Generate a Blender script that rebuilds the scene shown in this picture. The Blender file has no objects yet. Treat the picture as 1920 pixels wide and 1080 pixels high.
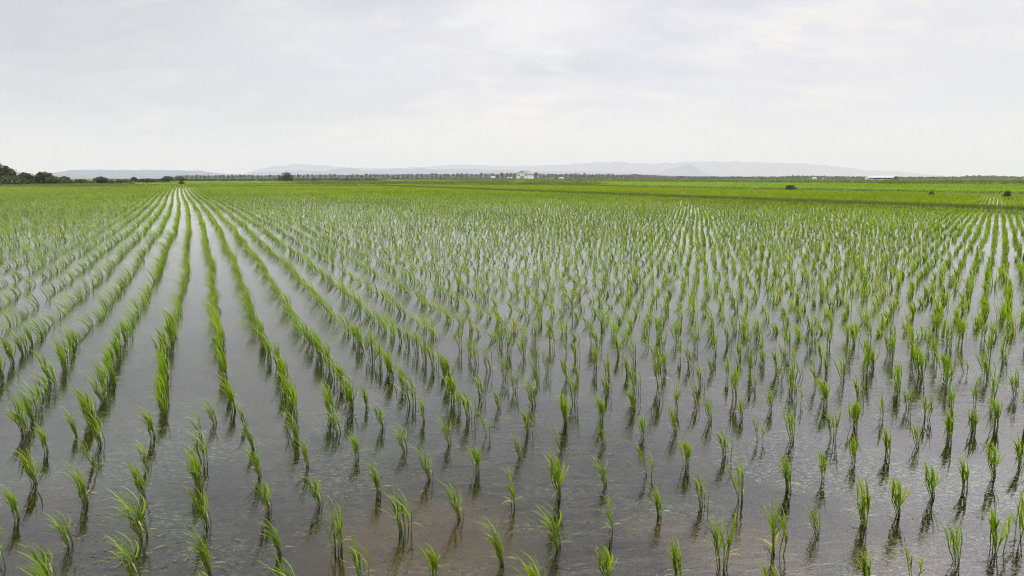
import bpy, math, random
import numpy as np
from mathutils import Vector, Matrix

random.seed(7)
rng = np.random.default_rng(11)
scene = bpy.context.scene
COL = scene.collection
PI = math.pi

# ------------------------------------------------------------------ camera maths
F, HOR, CAM_H = 1400.0, 334.0, 1.15            # focal length in photo pixels, horizon line, eye height
PITCH = math.atan((540 - HOR) / F)
TH = math.atan((340 - 960) / (F / math.cos(PITCH)))   # direction of the planted rows
CP, SP, CT, ST = math.cos(PITCH), math.sin(PITCH), math.cos(TH), math.sin(TH)

def unproj(px, py):
    X = (px - 960) / F; t = (py - 540) / F
    Y = CP - SP * t; Z = -SP - CP * t
    s = -CAM_H / Z
    return X * s, Y * s

def project(x, y, z):
    z = z - CAM_H
    d = y * CP - z * SP
    return 960 + F * x / d, 540 - F * (y * SP + z * CP) / d, d

def uv2xy(u, v):            # field coordinates: u across the rows, v along the rows
    return u * CT + v * ST, -u * ST + v * CT

def xy2uv(x, y):
    return x * CT - y * ST, x * ST + y * CT

def far(px, D):             # a spot D metres ahead, seen at photo column px
    return (px - 960) / F * D

# ------------------------------------------------------------------ helpers
def tag(o, label=None, cat=None, group=None, kind=None):
    if label: o['label'] = label
    if cat: o['category'] = cat
    if group: o['group'] = group
    if kind: o['kind'] = kind
    return o

def mesh_np(name, verts, faces, mat, col=None, smooth=False):
    """mesh from numpy arrays; faces is (n,4) or (n,3)"""
    me = bpy.data.meshes.new(name)
    verts = np.asarray(verts, dtype=np.float32); faces = np.asarray(faces, dtype=np.int32)
    k = faces.shape[1]
    me.vertices.add(len(verts)); me.vertices.foreach_set('co', verts.ravel())
    me.loops.add(faces.size); me.loops.foreach_set('vertex_index', faces.ravel())
    me.polygons.add(len(faces))
    me.polygons.foreach_set('loop_start', np.arange(0, faces.size, k, dtype=np.int32))
    if smooth: me.polygons.foreach_set('use_smooth', np.ones(len(faces), dtype=bool))
    me.update(calc_edges=True)
    if col is not None:
        a = me.color_attributes.new('leaf', 'FLOAT_COLOR', 'POINT')
        a.data.foreach_set('color', np.asarray(col, dtype=np.float32).ravel())
    if mat: me.materials.append(mat)
    return me

def link(name, me, parent=None, loc=None):
    o = bpy.data.objects.new(name, me); COL.objects.link(o)
    if parent is not None: o.parent = parent
    if loc is not None: o.location = loc
    return o

def empty(name, loc, rz=0):
    o = bpy.data.objects.new(name, None); COL.objects.link(o)
    o.location = loc; o.rotation_euler = (0, 0, rz); o.empty_display_size = .1
    return o

class MB:
    """collects quads / tris as one polygon soup"""
    def __init__(self): self.v = []; self.f = []
    def quad(self, *p):
        n = len(self.v); self.v += [tuple(q) for q in p]; self.f.append(tuple(range(n, n + len(p))))
    def box(self, x0, x1, y0, y1, z0, z1):
        n = len(self.v)
        self.v += [(x0,y0,z0),(x1,y0,z0),(x1,y1,z0),(x0,y1,z0),(x0,y0,z1),(x1,y0,z1),(x1,y1,z1),(x0,y1,z1)]
        for q in ((0,3,2,1),(4,5,6,7),(0,1,5,4),(1,2,6,5),(2,3,7,6),(3,0,4,7)):
            self.f.append(tuple(n + i for i in q))
    def tube(self, pts, rad, sides=7):
        n0 = len(self.v); pts = [Vector(p) for p in pts]
        for i, p in enumerate(pts):
            d = (pts[min(i+1, len(pts)-1)] - pts[max(i-1, 0)]).normalized()
            a = d.orthogonal().normalized(); b = d.cross(a)
            for s in range(sides):
                t = 2 * PI * s / sides
                self.v.append(tuple(p + (a * math.cos(t) + b * math.sin(t)) * rad[i]))
        for i in range(len(pts) - 1):
            for s in range(sides):
                s2 = (s + 1) % sides
                self.f.append((n0+i*sides+s, n0+i*sides+s2, n0+(i+1)*sides+s2, n0+(i+1)*sides+s))
        self.f.append(tuple(n0 + (len(pts)-1)*sides + s for s in range(sides)))
    def mesh(self, name, mat):
        me = bpy.data.meshes.new(name); me.from_pydata(self.v, [], self.f); me.update()
        if mat: me.materials.append(mat)
        return me

# ------------------------------------------------------------------ node helpers
def newmat(name):
    m = bpy.data.materials.new(name); m.use_nodes = True
    nt = m.node_tree; nt.nodes.clear()
    out = nt.nodes.new('ShaderNodeOutputMaterial')
    return m, nt, out

class N:
    def __init__(self, nt): self.nt = nt
    def __call__(self, typ, **kw):
        n = self.nt.nodes.new(typ)
        ins = kw.pop('ins', {})
        for k, v in kw.items(): setattr(n, k, v)
        for k, v in ins.items():
            if isinstance(v, bpy.types.NodeSocket): self.nt.links.new(v, n.inputs[k])
            else: n.inputs[k].default_value = v
        return n
    def math(self, op, a, b=0.0, c=0.0, clamp=False):
        n = self('ShaderNodeMath', operation=op, use_clamp=clamp, ins={0: a, 1: b, 2: c}); return n.outputs[0]
    def mix(self, f, a, b, blend='MIX'):
        n = self('ShaderNodeMix', data_type='RGBA', blend_type=blend, ins={0: f, 6: a, 7: b}); return n.outputs[2]
    def ramp(self, f, stops, interp='LINEAR'):
        n = self('ShaderNodeValToRGB', ins={0: f}); e = n.color_ramp; e.interpolation = interp
        while len(e.elements) < len(stops): e.elements.new(0.5)
        for el, (p, c) in zip(e.elements, stops):
            el.position = p; el.color = c if len(c) == 4 else (*c, 1)
        return n.outputs[0]
    def noise(self, vec, scale, detail=4, rough=.5, dist=0.0):
        return self('ShaderNodeTexNoise', ins={'Vector': vec, 'Scale': scale, 'Detail': detail, 'Roughness': rough, 'Distortion': dist})
    def smooth(self, x, a, b):
        n = self('ShaderNodeMapRange', interpolation_type='SMOOTHSTEP', ins={0: x, 1: a, 2: b, 3: 0.0, 4: 1.0}); return n.outputs[0]
    def mapping(self, vec, scale=(1,1,1), rot=(0,0,0)):
        return self('ShaderNodeMapping', ins={0: vec, 2: rot, 3: scale}).outputs[0]

def c4(r, g, b): return (r, g, b, 1)

def simple_mat(name, c1, c2, scale, rough=.85, detail=4, stretch=(1,1,1)):
    m, nt, out = newmat(name); n = N(nt)
    pos = n('ShaderNodeTexCoord').outputs['Object']
    f = n.noise(n.mapping(pos, stretch), scale, detail, .6).outputs[0]
    col = n.ramp(f, [(.3, c1), (.7, c2)])
    b = n('ShaderNodeBsdfPrincipled', ins={'Base Color': col, 'Roughness': rough, 'Specular IOR Level': .5 if rough < .5 else .1})
    nt.links.new(b.outputs[0], out.inputs[0]); return m

# rice leaf: attribute leaf = (t along the blade, random per blade, witheredness, stem)
def leaf_mat(name, dark, light, tipc, trans=.38, wither=(.34,.31,.12), stem=(.050,.092,.012)):
    m, nt, out = newmat(name); n = N(nt)
    at = n('ShaderNodeAttribute', attribute_name='leaf')
    sep = n('ShaderNodeSeparateColor', ins={0: at.outputs['Color']})
    t, r, w = sep.outputs[0], sep.outputs[1], sep.outputs[2]
    col = n.mix(r, c4(*dark), c4(*light))
    col = n.mix(n.math('MULTIPLY', n.math('POWER', t, 1.5), .55), col, c4(*tipc))
    col = n.mix(at.outputs['Alpha'], col, c4(*stem))
    col = n.mix(w, col, c4(*wither))
    pos = n('ShaderNodeNewGeometry').outputs['Position']
    big = n.noise(pos, .35, 3, .6).outputs[0]
    col = n.mix(n.smooth(big, .35, .7), col, n.mix(1.0, col, c4(1.18, 1.02, .8), 'MULTIPLY'))
    b = n('ShaderNodeBsdfPrincipled', ins={'Base Color': col, 'Roughness': .45, 'Specular IOR Level': .22})
    tr = n('ShaderNodeBsdfTranslucent', ins={0: n.mix(1.0, col, c4(1.5, 1.45, .7), 'MULTIPLY')})
    mx = n('ShaderNodeMixShader', ins={0: trans, 1: b.outputs[0], 2: tr.outputs[0]})
    nt.links.new(mx.outputs[0], out.inputs[0]); return m

M = {}
M['rice'] = leaf_mat('rice_leaf', (.020,.072,.003), (.205,.375,.010), (.32,.45,.020), trans=.30)
M['weed'] = leaf_mat('weed_leaf', (.032,.080,.007), (.115,.185,.014), (.15,.17,.035), trans=.25, wither=(.20,.17,.08), stem=(.06,.08,.02))
M['tree'] = leaf_mat('tree_leaf', (.012,.028,.007), (.045,.075,.016), (.06,.09,.02), trans=.2, wither=(.07,.095,.03), stem=(.03,.04,.015))
M['poplar'] = leaf_mat('poplar_leaf', (.010,.028,.016), (.030,.058,.026), (.04,.065,.028), trans=.2)
M['bark'] = simple_mat('bark', (.04,.032,.024), (.10,.085,.065), 6, stretch=(1,1,.3))
M['white_wall'] = simple_mat('white_wall', (.68,.68,.64), (.78,.78,.74), 1.2)
M['grey_roof'] = simple_mat('grey_roof', (.16,.17,.18), (.26,.27,.28), 2)
M['white_roof'] = simple_mat('white_roof', (.36,.37,.39), (.45,.46,.48), 1)
M['dark'] = simple_mat('dark_opening', (.025,.028,.03), (.06,.06,.065), 2)
M['blue_door'] = simple_mat('blue_grey_door', (.22,.27,.34), (.30,.34,.40), 2)
M['window'] = simple_mat('window_glass', (.05,.06,.07), (.12,.13,.15), 2, rough=.15)

# ------------------------------------------------------------------ blades of grass / rice (vectorised)
PROF = {2: [.75, 1, .12], 3: [.6, 1, .8, .08], 4: [.55, .95, 1, .7, .06], 5: [.5, .9, 1, .85, .55, .05]}
def blades(base, L, az, inc, bend, width, nseg, rnd, wither, stem, twist=None, flat=False):
    n = len(L); base = np.asarray(base, float)
    d0 = np.stack([np.sin(inc)*np.cos(az), np.sin(inc)*np.sin(az), np.cos(inc)], 1)
    P = [base]; D = []
    for i in range(nseg):
        tm = (i + .5) / nseg
        d = d0 + bend * tm ** 1.25
        d /= np.linalg.norm(d, axis=1, keepdims=True)
        D.append(d); P.append(P[-1] + d * (L / nseg)[:, None])
    hx = d0[:, :2] + bend[:, :2] * .6
    ang = np.arctan2(hx[:, 1], hx[:, 0]) + PI / 2
    ang = ang + (rng.normal(0, .55, n) if twist is None else twist)
    ax = np.stack([np.cos(ang), np.sin(ang), np.zeros(n)], 1)
    prof = [1.0] * (nseg + 1) if flat else PROF[nseg]
    V = np.empty((n, nseg + 1, 2, 3)); C = np.empty((n, nseg + 1, 2, 4))
    for i in range(nseg + 1):
        d = D[min(i, nseg - 1)]
        w = ax - d * np.sum(ax * d, 1, keepdims=True)
        w /= np.linalg.norm(w, axis=1, keepdims=True) + 1e-9
        off = w * (width * prof[i] * .5)[:, None]
        V[:, i, 0] = P[i] - off; V[:, i, 1] = P[i] + off
        C[:, i, :, 0] = i / nseg; C[:, i, :, 1] = rnd[:, None]
        C[:, i, :, 2] = wither[:, None]; C[:, i, :, 3] = stem[:, None]
    k = (nseg + 1) * 2
    b = np.arange(n)[:, None] * k
    q = np.array([[2*i, 2*i+1, 2*i+3, 2*i+2] for i in range(nseg)]).ravel()
    Fq = (b + q[None, :]).reshape(-1, 4)
    return V.reshape(-1, 3), Fq, C.reshape(-1, 4), P[-1]

class Soup:
    def __init__(self): self.V = []; self.F = []; self.C = []; self.n = 0
    def add(self, V, Fq, C):
        self.V.append(V); self.F.append(Fq + self.n); self.C.append(C); self.n += len(V)
    def mesh(self, name, mat):
        return mesh_np(name, np.concatenate(self.V), np.concatenate(self.F), mat, np.concatenate(self.C))

WIND = np.array([-.80, -.60])
def wind_bend(n, amt, jit=.25, droop=.18):
    b = np.zeros((n, 3))
    b[:, 0] = WIND[0]*amt + rng.normal(0, jit, n); b[:, 1] = WIND[1]*amt + rng.normal(0, jit, n)
    b[:, 2] = -droop * rng.uniform(.3, 1.6, n)
    return b

# ------------------------------------------------------------------ where every rice hill stands
MEASURED = """32 972 5 915;160 943 128 875;270 1007 205 915;132 1023 85 965;258 1085 200 1005;100 1085 25 1035;69 905 30 838
392 982 345 920;525 1035 490 970;392 1070 348 995;635 1025 622 932;602 943 570 890;507 955 478 912
710 922 684 862;809 897 770 845;895 883 893 838;865 970 820 905;942 1055 905 978;815 1082 800 1022;680 1085 658 1025
963 945 947 868;1050 928 1025 848;1047 1027 1008 945;1135 910 1105 862;1147 993 1132 930;1235 967 1217 912;1143 1090 1114 1012;1268 1085 1252 1010
1318 950 1298 887;1353 1060 1341 965;1477 917 1458 850;1452 1037 1450 930;1534 1000 1518 940;1540 897 1530 840
1618 983 1611 898;1686 963 1668 885;1750 933 1728 868;1807 915 1792 855;1797 1055 1780 975;1868 1035 1868 952;1715 1085 1692 1025;1865 893 1845 828;1917 873 1902 806;1620 1092 1610 1050
1653 783 1648 740;1702 767 1697 722;1662 853 1652 795;1722 837 1713 792;1777 820 1774 767;1825 808 1822 762;1868 798 1862 745;1603 800 1600 750;1603 865 1600 822
1333 788 1321 742;1362 857 1346 797;1392 782 1380 745;1425 825 1410 788;1447 768 1437 735;1487 825 1472 770;1547 760 1540 705;1288 873 1280 830;1307 758 1285 700
992 812 976 768;1062 792 1048 740;1128 787 1115 738;1052 850 1020 800;977 857 960 815;1133 832 1118 787;1207 817 1198 785;1190 767 1170 735;1268 808 1252 758;1217 890 1186 842
720 800 694 755;760 845 728 805;670 857 655 822;795 788 780 750;843 833 815 788;863 767 846 735;915 815 888 770;937 765 920 735;660 765 640 710;688 763 672 725
403 793 375 745;378 815 347 757;382 867 352 807;462 800 438 755;475 840 452 800;487 893 455 832;560 830 530 775;577 873 552 830;635 812 607 765
87 847 62 802;145 817 117 785;193 830 140 772;177 880 132 832;287 820 262 762;280 877 250 830;272 930 238 890
1687 727 1680 675;1728 707 1715 640;1772 707 1765 655;1810 700 1790 655;1847 698 1842 650;1882 683 1880 650;1637 690 1622 630;1672 675 1668 620;1752 670 1752 635;1787 665 1778 635
1010 718 990 672;1065 710 1040 675;1085 710 1072 680;1176 703 1165 660;1235 723 1205 635;1336 698 1325 675;1385 688 1365 655;1433 685 1425 655;1470 676 1458 650;1503 706 1485 670;1550 700 1535 668;1413 730 1395 690;1463 716 1450 688;1546 746 1530 705;1498 755 1480 718;1001 760 975 700;1061 791 1050 745;1191 768 1168 700"""
meas = [tuple(map(float, s.split())) for l in MEASURED.split("\n") for s in l.split(";")]

CROSS_V = [1.39, 1.69, 2.0, 2.3, 2.62, 2.95, 3.27, 3.57]       # rows planted across the headland
def cross_v(i, u): return CROSS_V[i] + .045 * (u - 1.0) * (1 if i else .6)
OFF_V = [3, 4, 6.5, 10.5, 14, 18, 26, 38, 52, 75, 112]
OFF_U = [-.05, -.04, 0, .1, .15, .22, .28, .27, .14, .05, 0]
def row_off(v): return np.interp(v, OFF_V, OFF_U) + .006*np.sin(v*1.9) + .012*np.sin(v*.71 + 1.)

hills = []        # x, y, kind ('c' cross row / 'm' main row), row index, tip or None
taken = []
for bx, by, tx, ty in meas:
    x, y = unproj(bx, by); u, v = xy2uv(x, y)
    if v < 3.78:
        i = int(np.argmin([abs(cross_v(k, u) - v) for k in range(8)])); hills.append([x, y, 'c', i, (bx, by, tx, ty)])
    else:
        hills.append([x, y, 'm', int(round((u - .2 - float(row_off(v))) / .3)), (bx, by, tx, ty)])
    taken.append((u, v))
taken = np.array(taken)
for i in range(8):
    for j in range(-22, 50):
        u = .01 + .2 * j + rng.normal(0, .012); v = cross_v(i, u) + rng.normal(0, .02)
        if np.min(np.hypot((taken[:, 0] - u), (taken[:, 1] - v) * .8)) < .115: continue
        if rng.random() < .03: continue
        x, y = uv2xy(u, v); hills.append([x, y, 'c', i, None])
def main_block(u0, u1, v0, v1):
    k = np.arange(math.ceil((u0 - .2)/.3), math.floor((u1 - .2)/.3) + 1)
    v = np.arange(v0, v1, .2)
    K, Vv = np.meshgrid(k, v); K = K.ravel(); Vv = Vv.ravel()
    n = len(K)
    Vv = Vv + rng.normal(0, .022, n); U = .2 + .3*K + row_off(Vv) + rng.normal(0, .011, n) + .006*np.sin(K*2.1 + Vv*.3)
    keep = rng.random(n) > .025
    return K[keep], U[keep], Vv[keep]
K, U, Vv = main_block(-27, 26.0, 3.88, 107)
x, y = uv2xy(U, Vv)
px, py, dd = project(x, y, 0*x)
keep = (project(x + 1.6, y, 0*x)[0] > -120) & (project(x - 1.6, y, 0*x)[0] < 2040) & (y > .5)
for q in range(len(taken)):
    if taken[q, 1] > 3.7: keep &= np.hypot(U - taken[q, 0], Vv - taken[q, 1]) > .12
K, U, Vv, x, y, dd = (a[keep] for a in (K, U, Vv, x, y, dd))
nearm = dd < 9.0
for k_, x_, y_ in zip(K[nearm], x[nearm], y[nearm]): hills.append([x_, y_, 'm', int(k_), None])
farx, fary, fard = x[~nearm], y[~nearm], dd[~nearm]

# the 300 that show largest become objects of their own
for h in hills:
    p = project(h[0], h[1], 0.0); h += [p[0], p[1], p[2]]
hills = [h for h in hills if project(h[0] + 1.6, h[1], 0)[0] > -110 and project(h[0] - 1.6, h[1], 0)[0] < 2040 and h[7] > .55]
def inview(h):
    top = project(h[0], h[1], .15)
    return -15 < h[5] < 1935 and top[1] < 1078
hills.sort(key=lambda h: h[7])
single = [h for h in hills if inview(h)][:300]
sid = {id(h) for h in single}
rest_near = [h for h in hills if id(h) not in sid]

# ------------------------------------------------------------------ rice seedling prototypes
def seedling_soups(nseed, lean, height, seed):
    global rng
    keep = rng; rng = np.random.default_rng(seed)
    S, Lf, W = Soup(), Soup(), Soup()
    tips = []
    bx = rng.normal(0, .0075, nseed); by = rng.normal(0, .0075, nseed)
    sl = rng.uniform(.055, .085, nseed) * height + .055
    saz = rng.uniform(0, 2*PI, nseed); sinc = rng.uniform(.02, .2, nseed)
    sb = wind_bend(nseed, .30 * lean, .08, 0)
    base = np.stack([bx, by, np.full(nseed, -.055)], 1)
    one = np.ones(nseed)
    for k in range(2):
        V, Fq, C, tip = blades(base, sl, saz, sinc, sb, (.0034*one*rng.uniform(.8, 1.25, nseed)), 3, rng.random(nseed), .12*one, .75*one, twist=np.full(nseed, k*PI/2), flat=True)
        S.add(V, Fq, C)
    for j in range(3):
        m = nseed if j < 2 else max(2, nseed * 2 // 3)
        t = rng.uniform(.72, 1.0, m) if j else np.full(m, .98)
        b = base[:m] + (tip[:m] - base[:m]) * t[:, None]
        L = rng.uniform(.085, .15, m) * height * (1.12 if j == 0 else .9)
        az = rng.uniform(0, 2*PI, m)
        inc = rng.uniform(.03, .2, m) if j == 0 else rng.uniform(.12, .55, m)
        bd = wind_bend(m, lean * rng.uniform(.55, 1.25), .18, .22 if j else .1)
        wv = rng.uniform(.0048, .0080, m)
        V, Fq, C, tp = blades(b, L, az, inc, bd, wv, 5, np.clip(rng.normal(.46, .30, m), 0, 1), np.clip(rng.normal(-.06, .2, m), 0, .6), 0*wv)
        Lf.add(V, Fq, C); tips.append(tp)
    nw = int(rng.integers(2, 6))
    az = rng.choice([PI, 0.0], nw) + rng.normal(-.25, .6, nw)
    b = np.stack([.004*np.cos(az), .004*np.sin(az), rng.uniform(.004, .03, nw)], 1)
    bd = np.zeros((nw, 3)); bd[:, 2] = -rng.uniform(.9, 1.7, nw)
    V, Fq, C, tp = blades(b, rng.uniform(.04, .09, nw), az, rng.uniform(.75, 1.15, nw), bd, rng.uniform(.003, .0048, nw), 4, rng.random(nw), rng.uniform(.5, 1., nw), np.zeros(nw))
    V[:, 2] = np.maximum(V[:, 2], .0025)
    W.add(V, Fq, C)
    tips = np.concatenate(tips); tips = tips[np.argsort(-tips[:, 2])][:max(2, len(tips)//4)]
    rng = keep
    return S, Lf, W, tips.mean(0)

protos = []
for li, lean in enumerate((.15, .5, .9, 1.35)):
    for ns in (3, 5, 6, 7, 8, 9, 11):
        protos.append((ns, li, 1.0, lean, 100 + li*20 + ns))
PM = []
for ns, li, ht, lean, sd in protos:
    S, Lf, W, tip = seedling_soups(ns, lean, ht, sd)
    PM.append(dict(ns=ns, li=li, tip=tip, parts=[('stems', S.mesh('rice_stems', M['rice'])), ('leaves', Lf.mesh('rice_leaves', M['rice'])), ('withered_leaf', W.mesh('rice_withered_leaf', M['rice']))], root=None))

ORD = 'first second third fourth fifth sixth seventh eighth ninth tenth eleventh twelfth thirteenth fourteenth fifteenth sixteenth seventeenth eighteenth nineteenth twentieth'.split()
TENS = {20: 'twenty', 30: 'thirty', 40: 'forty', 50: 'fifty'}
def ordw(n):
    if n <= 20: return ORD[n - 1]
    t, r = n // 10 * 10, n % 10
    return TENS[t] + '-' + ORD[r - 1] if r else TENS[t][:-1] + 'ieth'

# rank of every visible hill in its row
rows = {}
for h in hills:
    if inview(h): rows.setdefault((h[2], h[3]), []).append(h)
mrows = sorted({h[3] for h in single if h[2] == 'm'})
crows = sorted({h[3] for h in single if h[2] == 'c'})
rank = {}
for key, hs in rows.items():
    hs.sort(key=lambda h: h[5] if key[0] == 'c' else h[7])
    for i, h in enumerate(hs): rank[id(h)] = i + 1

lr = np.random.default_rng(5)
def pick(h):
    """prototype, scale and turn that bring the leaf tips where the photo has them"""
    if h[4] is None:
        li = int(np.clip(round(lr.normal(2.0 - .6*(h[5] - 960)/960, .65)), 0, 3))
        uu = xy2uv(h[0], h[1])[0]
        c = [p for p in PM if p['li'] == li and ((p['ns'] >= 8) if uu < 1.5 else (p['ns'] <= 8))]
        return c[int(lr.integers(len(c)))], (lr.uniform(.76, 1.0) if uu < 1.5 else lr.uniform(.68, .96)), lr.normal(0, .22)
    tx, ty = h[4][2] - h[4][0], h[4][3] - h[4][1]
    best = []
    uu = xy2uv(h[0], h[1])[0]
    for p in PM:
        if uu < 1.0 and p['ns'] < 7 and lr.random() < .8: continue
        for a in (-.35, -.18, 0, .18, .35):
            ca, sa = math.cos(a), math.sin(a)
            for s in (.7, .8, .9, 1., 1.1, 1.2, 1.32):
                t = p['tip']
                q = project(h[0] + s*(t[0]*ca - t[1]*sa), h[1] + s*(t[0]*sa + t[1]*ca), s*t[2])
                best.append((math.hypot(q[0] - h[5] - tx, q[1] - h[6] - ty) + lr.uniform(0, 7) + 14*abs(s - 1), id(p), a, s, p))
    best.sort(key=lambda b: b[:4]); b = best[int(lr.integers(3))]
    return b[4], b[3], b[2]

for h in single:
    p, s, a = pick(h)
    if p['root'] is None:
        r = empty('rice_seedling', (0, 0, 0))
        p['root'] = r; p['kids'] = [link(n, me, r) for n, me in p['parts']]
    else:
        r = p['root'].copy(); COL.objects.link(r)
        for k in p['kids']:
            c = k.copy(); c.parent = r; COL.objects.link(c)
    r.location = (h[0], h[1], 0); r.rotation_euler = (0, 0, a); r.scale = (s, s, s*lr.uniform(.92, 1.1))
    size = 'tall' if s > 1.04 else 'short' if s < .88 else 'medium'
    full = 'sparse' if p['ns'] <= 5 else 'bushy' if p['ns'] >= 8 else 'slim'
    lean = ('upright', 'tilted', 'leaning', 'bent')[p['li']]
    if h[2] == 'c':
        ri = crows.index(h[3]); row = 'nearest' if ri == 0 else ordw(ri + 1) + ' nearest'
        lab = f'{size} {full} {lean} rice seedling, {ordw(rank[id(h)])} from the left in the {row} cross row'
    else:
        lab = f'{size} {full} {lean} rice seedling, {ordw(rank[id(h)])} up the {ordw(mrows.index(h[3]) + 1)} lengthwise row from the left'
    tag(r, lab, 'rice plant', 'rice seedlings standing in the flooded paddy')

# ------------------------------------------------------------------ the rest of the rice, one mass
def rice_mass(soup, X, Y, dist, nbl, nseg, wmul, hmul=1.0, lean_mul=1.0, stems=True):
    n = len(X); rep = nbl
    hs = rng.uniform(.68, 1.18, n) * hmul * (1 + .08*np.sin(X*.9 + Y*.37))
    hr = np.clip(rng.normal(.5, .2, n) - .22*np.clip(-(xy2uv(X, Y)[0] + 1)/4, 0, 1) + .16*np.sin(X*.31 + 1)*np.sin(Y*.23), 0, 1)  # left rows coloured darker to stand in for backlit, denser growth
    hw = np.where(rng.random(n) < .08, rng.uniform(.15, .5, n), 0)
    i = np.repeat(np.arange(n), rep); m = len(i)
    b = np.stack([X[i] + rng.normal(0, .013, m), Y[i] + rng.normal(0, .013, m), np.full(m, -.03)], 1)
    L = rng.uniform(.135, .20, m) * hs[i]
    wl = rng.uniform(.5, 1.7, n)[i] * lean_mul
    bd = wind_bend(m, 1.25, .2, .25); bd[:, :2] *= wl[:, None]
    w = rng.uniform(.0045, .0065, m) * wmul
    V, Fq, C, tp = blades(b, L, rng.uniform(0, 2*PI, m), rng.uniform(.02, .3, m), bd, w, nseg, np.clip(hr[i] + rng.normal(0, .26, m), 0, 1), np.clip(rng.normal(-.06, .13, m), 0, .5) + hw[i], 0*w)
    soup.add(V, Fq, C)

mass = Soup()
rx = np.array([h[0] for h in rest_near]); ry = np.array([h[1] for h in rest_near])
rice_mass(mass, rx, ry, None, 11, 4, 1.2, np.where(xy2uv(rx, ry)[0] < 1.5, 1.25, 1.1))
for d0, d1, nb, sg, wm, hm in ((9, 13, 10, 3, 1.35, .98), (13, 18, 9, 3, 1.5, .95), (18, 25, 8, 3, 1.65, .92), (25, 35, 7, 2, 1.85, .92), (35, 50, 6, 2, 2.2, .96), (50, 200, 5, 2, 3.2, 1.06)):
    k = (fard >= d0) & (fard < d1)
    lf = np.clip(1 - xy2uv(farx[k], fary[k])[0]/3, 0, 1)        # the rows nearest the lane grew taller
    rice_mass(mass, farx[k], fary[k], None, nb, sg, wm, hm + (1.28 - hm)*lf)
# the paddy beyond the first bank
K, U, Vv = main_block(28.0, 51.6, 8, 118)
x, y = uv2xy(U, Vv); px, py, dd = project(x, y, 0*x)
k = (px > -50) & (px < 2000) & (y > 5)
x, y, dd = x[k], y[k], dd[k]
for d0, d1, nb, sg, wm in ((0, 50, 6, 2, 2.0), (50, 300, 4, 2, 3.4)):
    k = (dd >= d0) & (dd < d1)
    rice_mass(mass, x[k], y[k], None, nb, sg, wm, 1.12)
o = link('rice_plants', mass.mesh('rice_plants', M['rice']))
tag(o, 'rows of young green rice running to the far end of the paddies', 'rice crop', kind='stuff')

# coarse tufts that roughen the farther fields
def tufts(soup, n, urange, vrange, hmin, hmax, wid, nb=4, wither=.0, lean=.7):
    u = rng.uniform(*urange, n); v = rng.uniform(*vrange, n)
    x, y = uv2xy(u, v); px, py, d = project(x, y, 0*x)
    k = (px > -60) & (px < 1980) & (d > 3); x, y = x[k], y[k]
    return tufts_xy(soup, x, y, hmin, hmax, wid, nb, wither, lean)
def tufts_xy(soup, x, y, hmin, hmax, wid, nb=4, wither=0., lean=.7, z=0.0):
    n = len(x)
    if n == 0: return
    i = np.repeat(np.arange(n), nb); m = len(i)
    zz = z if np.isscalar(z) else np.asarray(z)[i]
    b = np.stack([x[i] + rng.normal(0, wid*6, m), y[i] + rng.normal(0, wid*6, m), np.zeros(m) + zz], 1)
    hr = rng.random(n)
    bd = wind_bend(m, lean*.7, .3, .3)
    w = wid * rng.uniform(.7, 1.4, m)
    V, Fq, C, tp = blades(b, rng.uniform(hmin, hmax, m), rng.uniform(0, 2*PI, m), rng.uniform(.05, .6, m), bd, w, 2, np.clip(hr[i] + rng.normal(0, .2, m), 0, 1), np.clip(rng.normal(wither, .18, m), 0, 1), 0*w)
    soup.add(V, Fq, C)

crop = Soup()
tufts(crop, 26000, (54, 139), (5, 330), .10, .22, .03)
tufts(crop, 7000, (141, 300), (20, 500), .3, .5, .05)
tufts(crop, 6000, (-60, 52), (110.5, 129), .18, .3, .03)
tufts(crop, 9000, (-80, 120), (136, 300), .2, .35, .045)
o = link('crop_tufts', crop.mesh('crop_tufts', M['rice']))
tag(o, 'dense bright green rice covering the farther fields', 'rice crop', kind='stuff')

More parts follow.
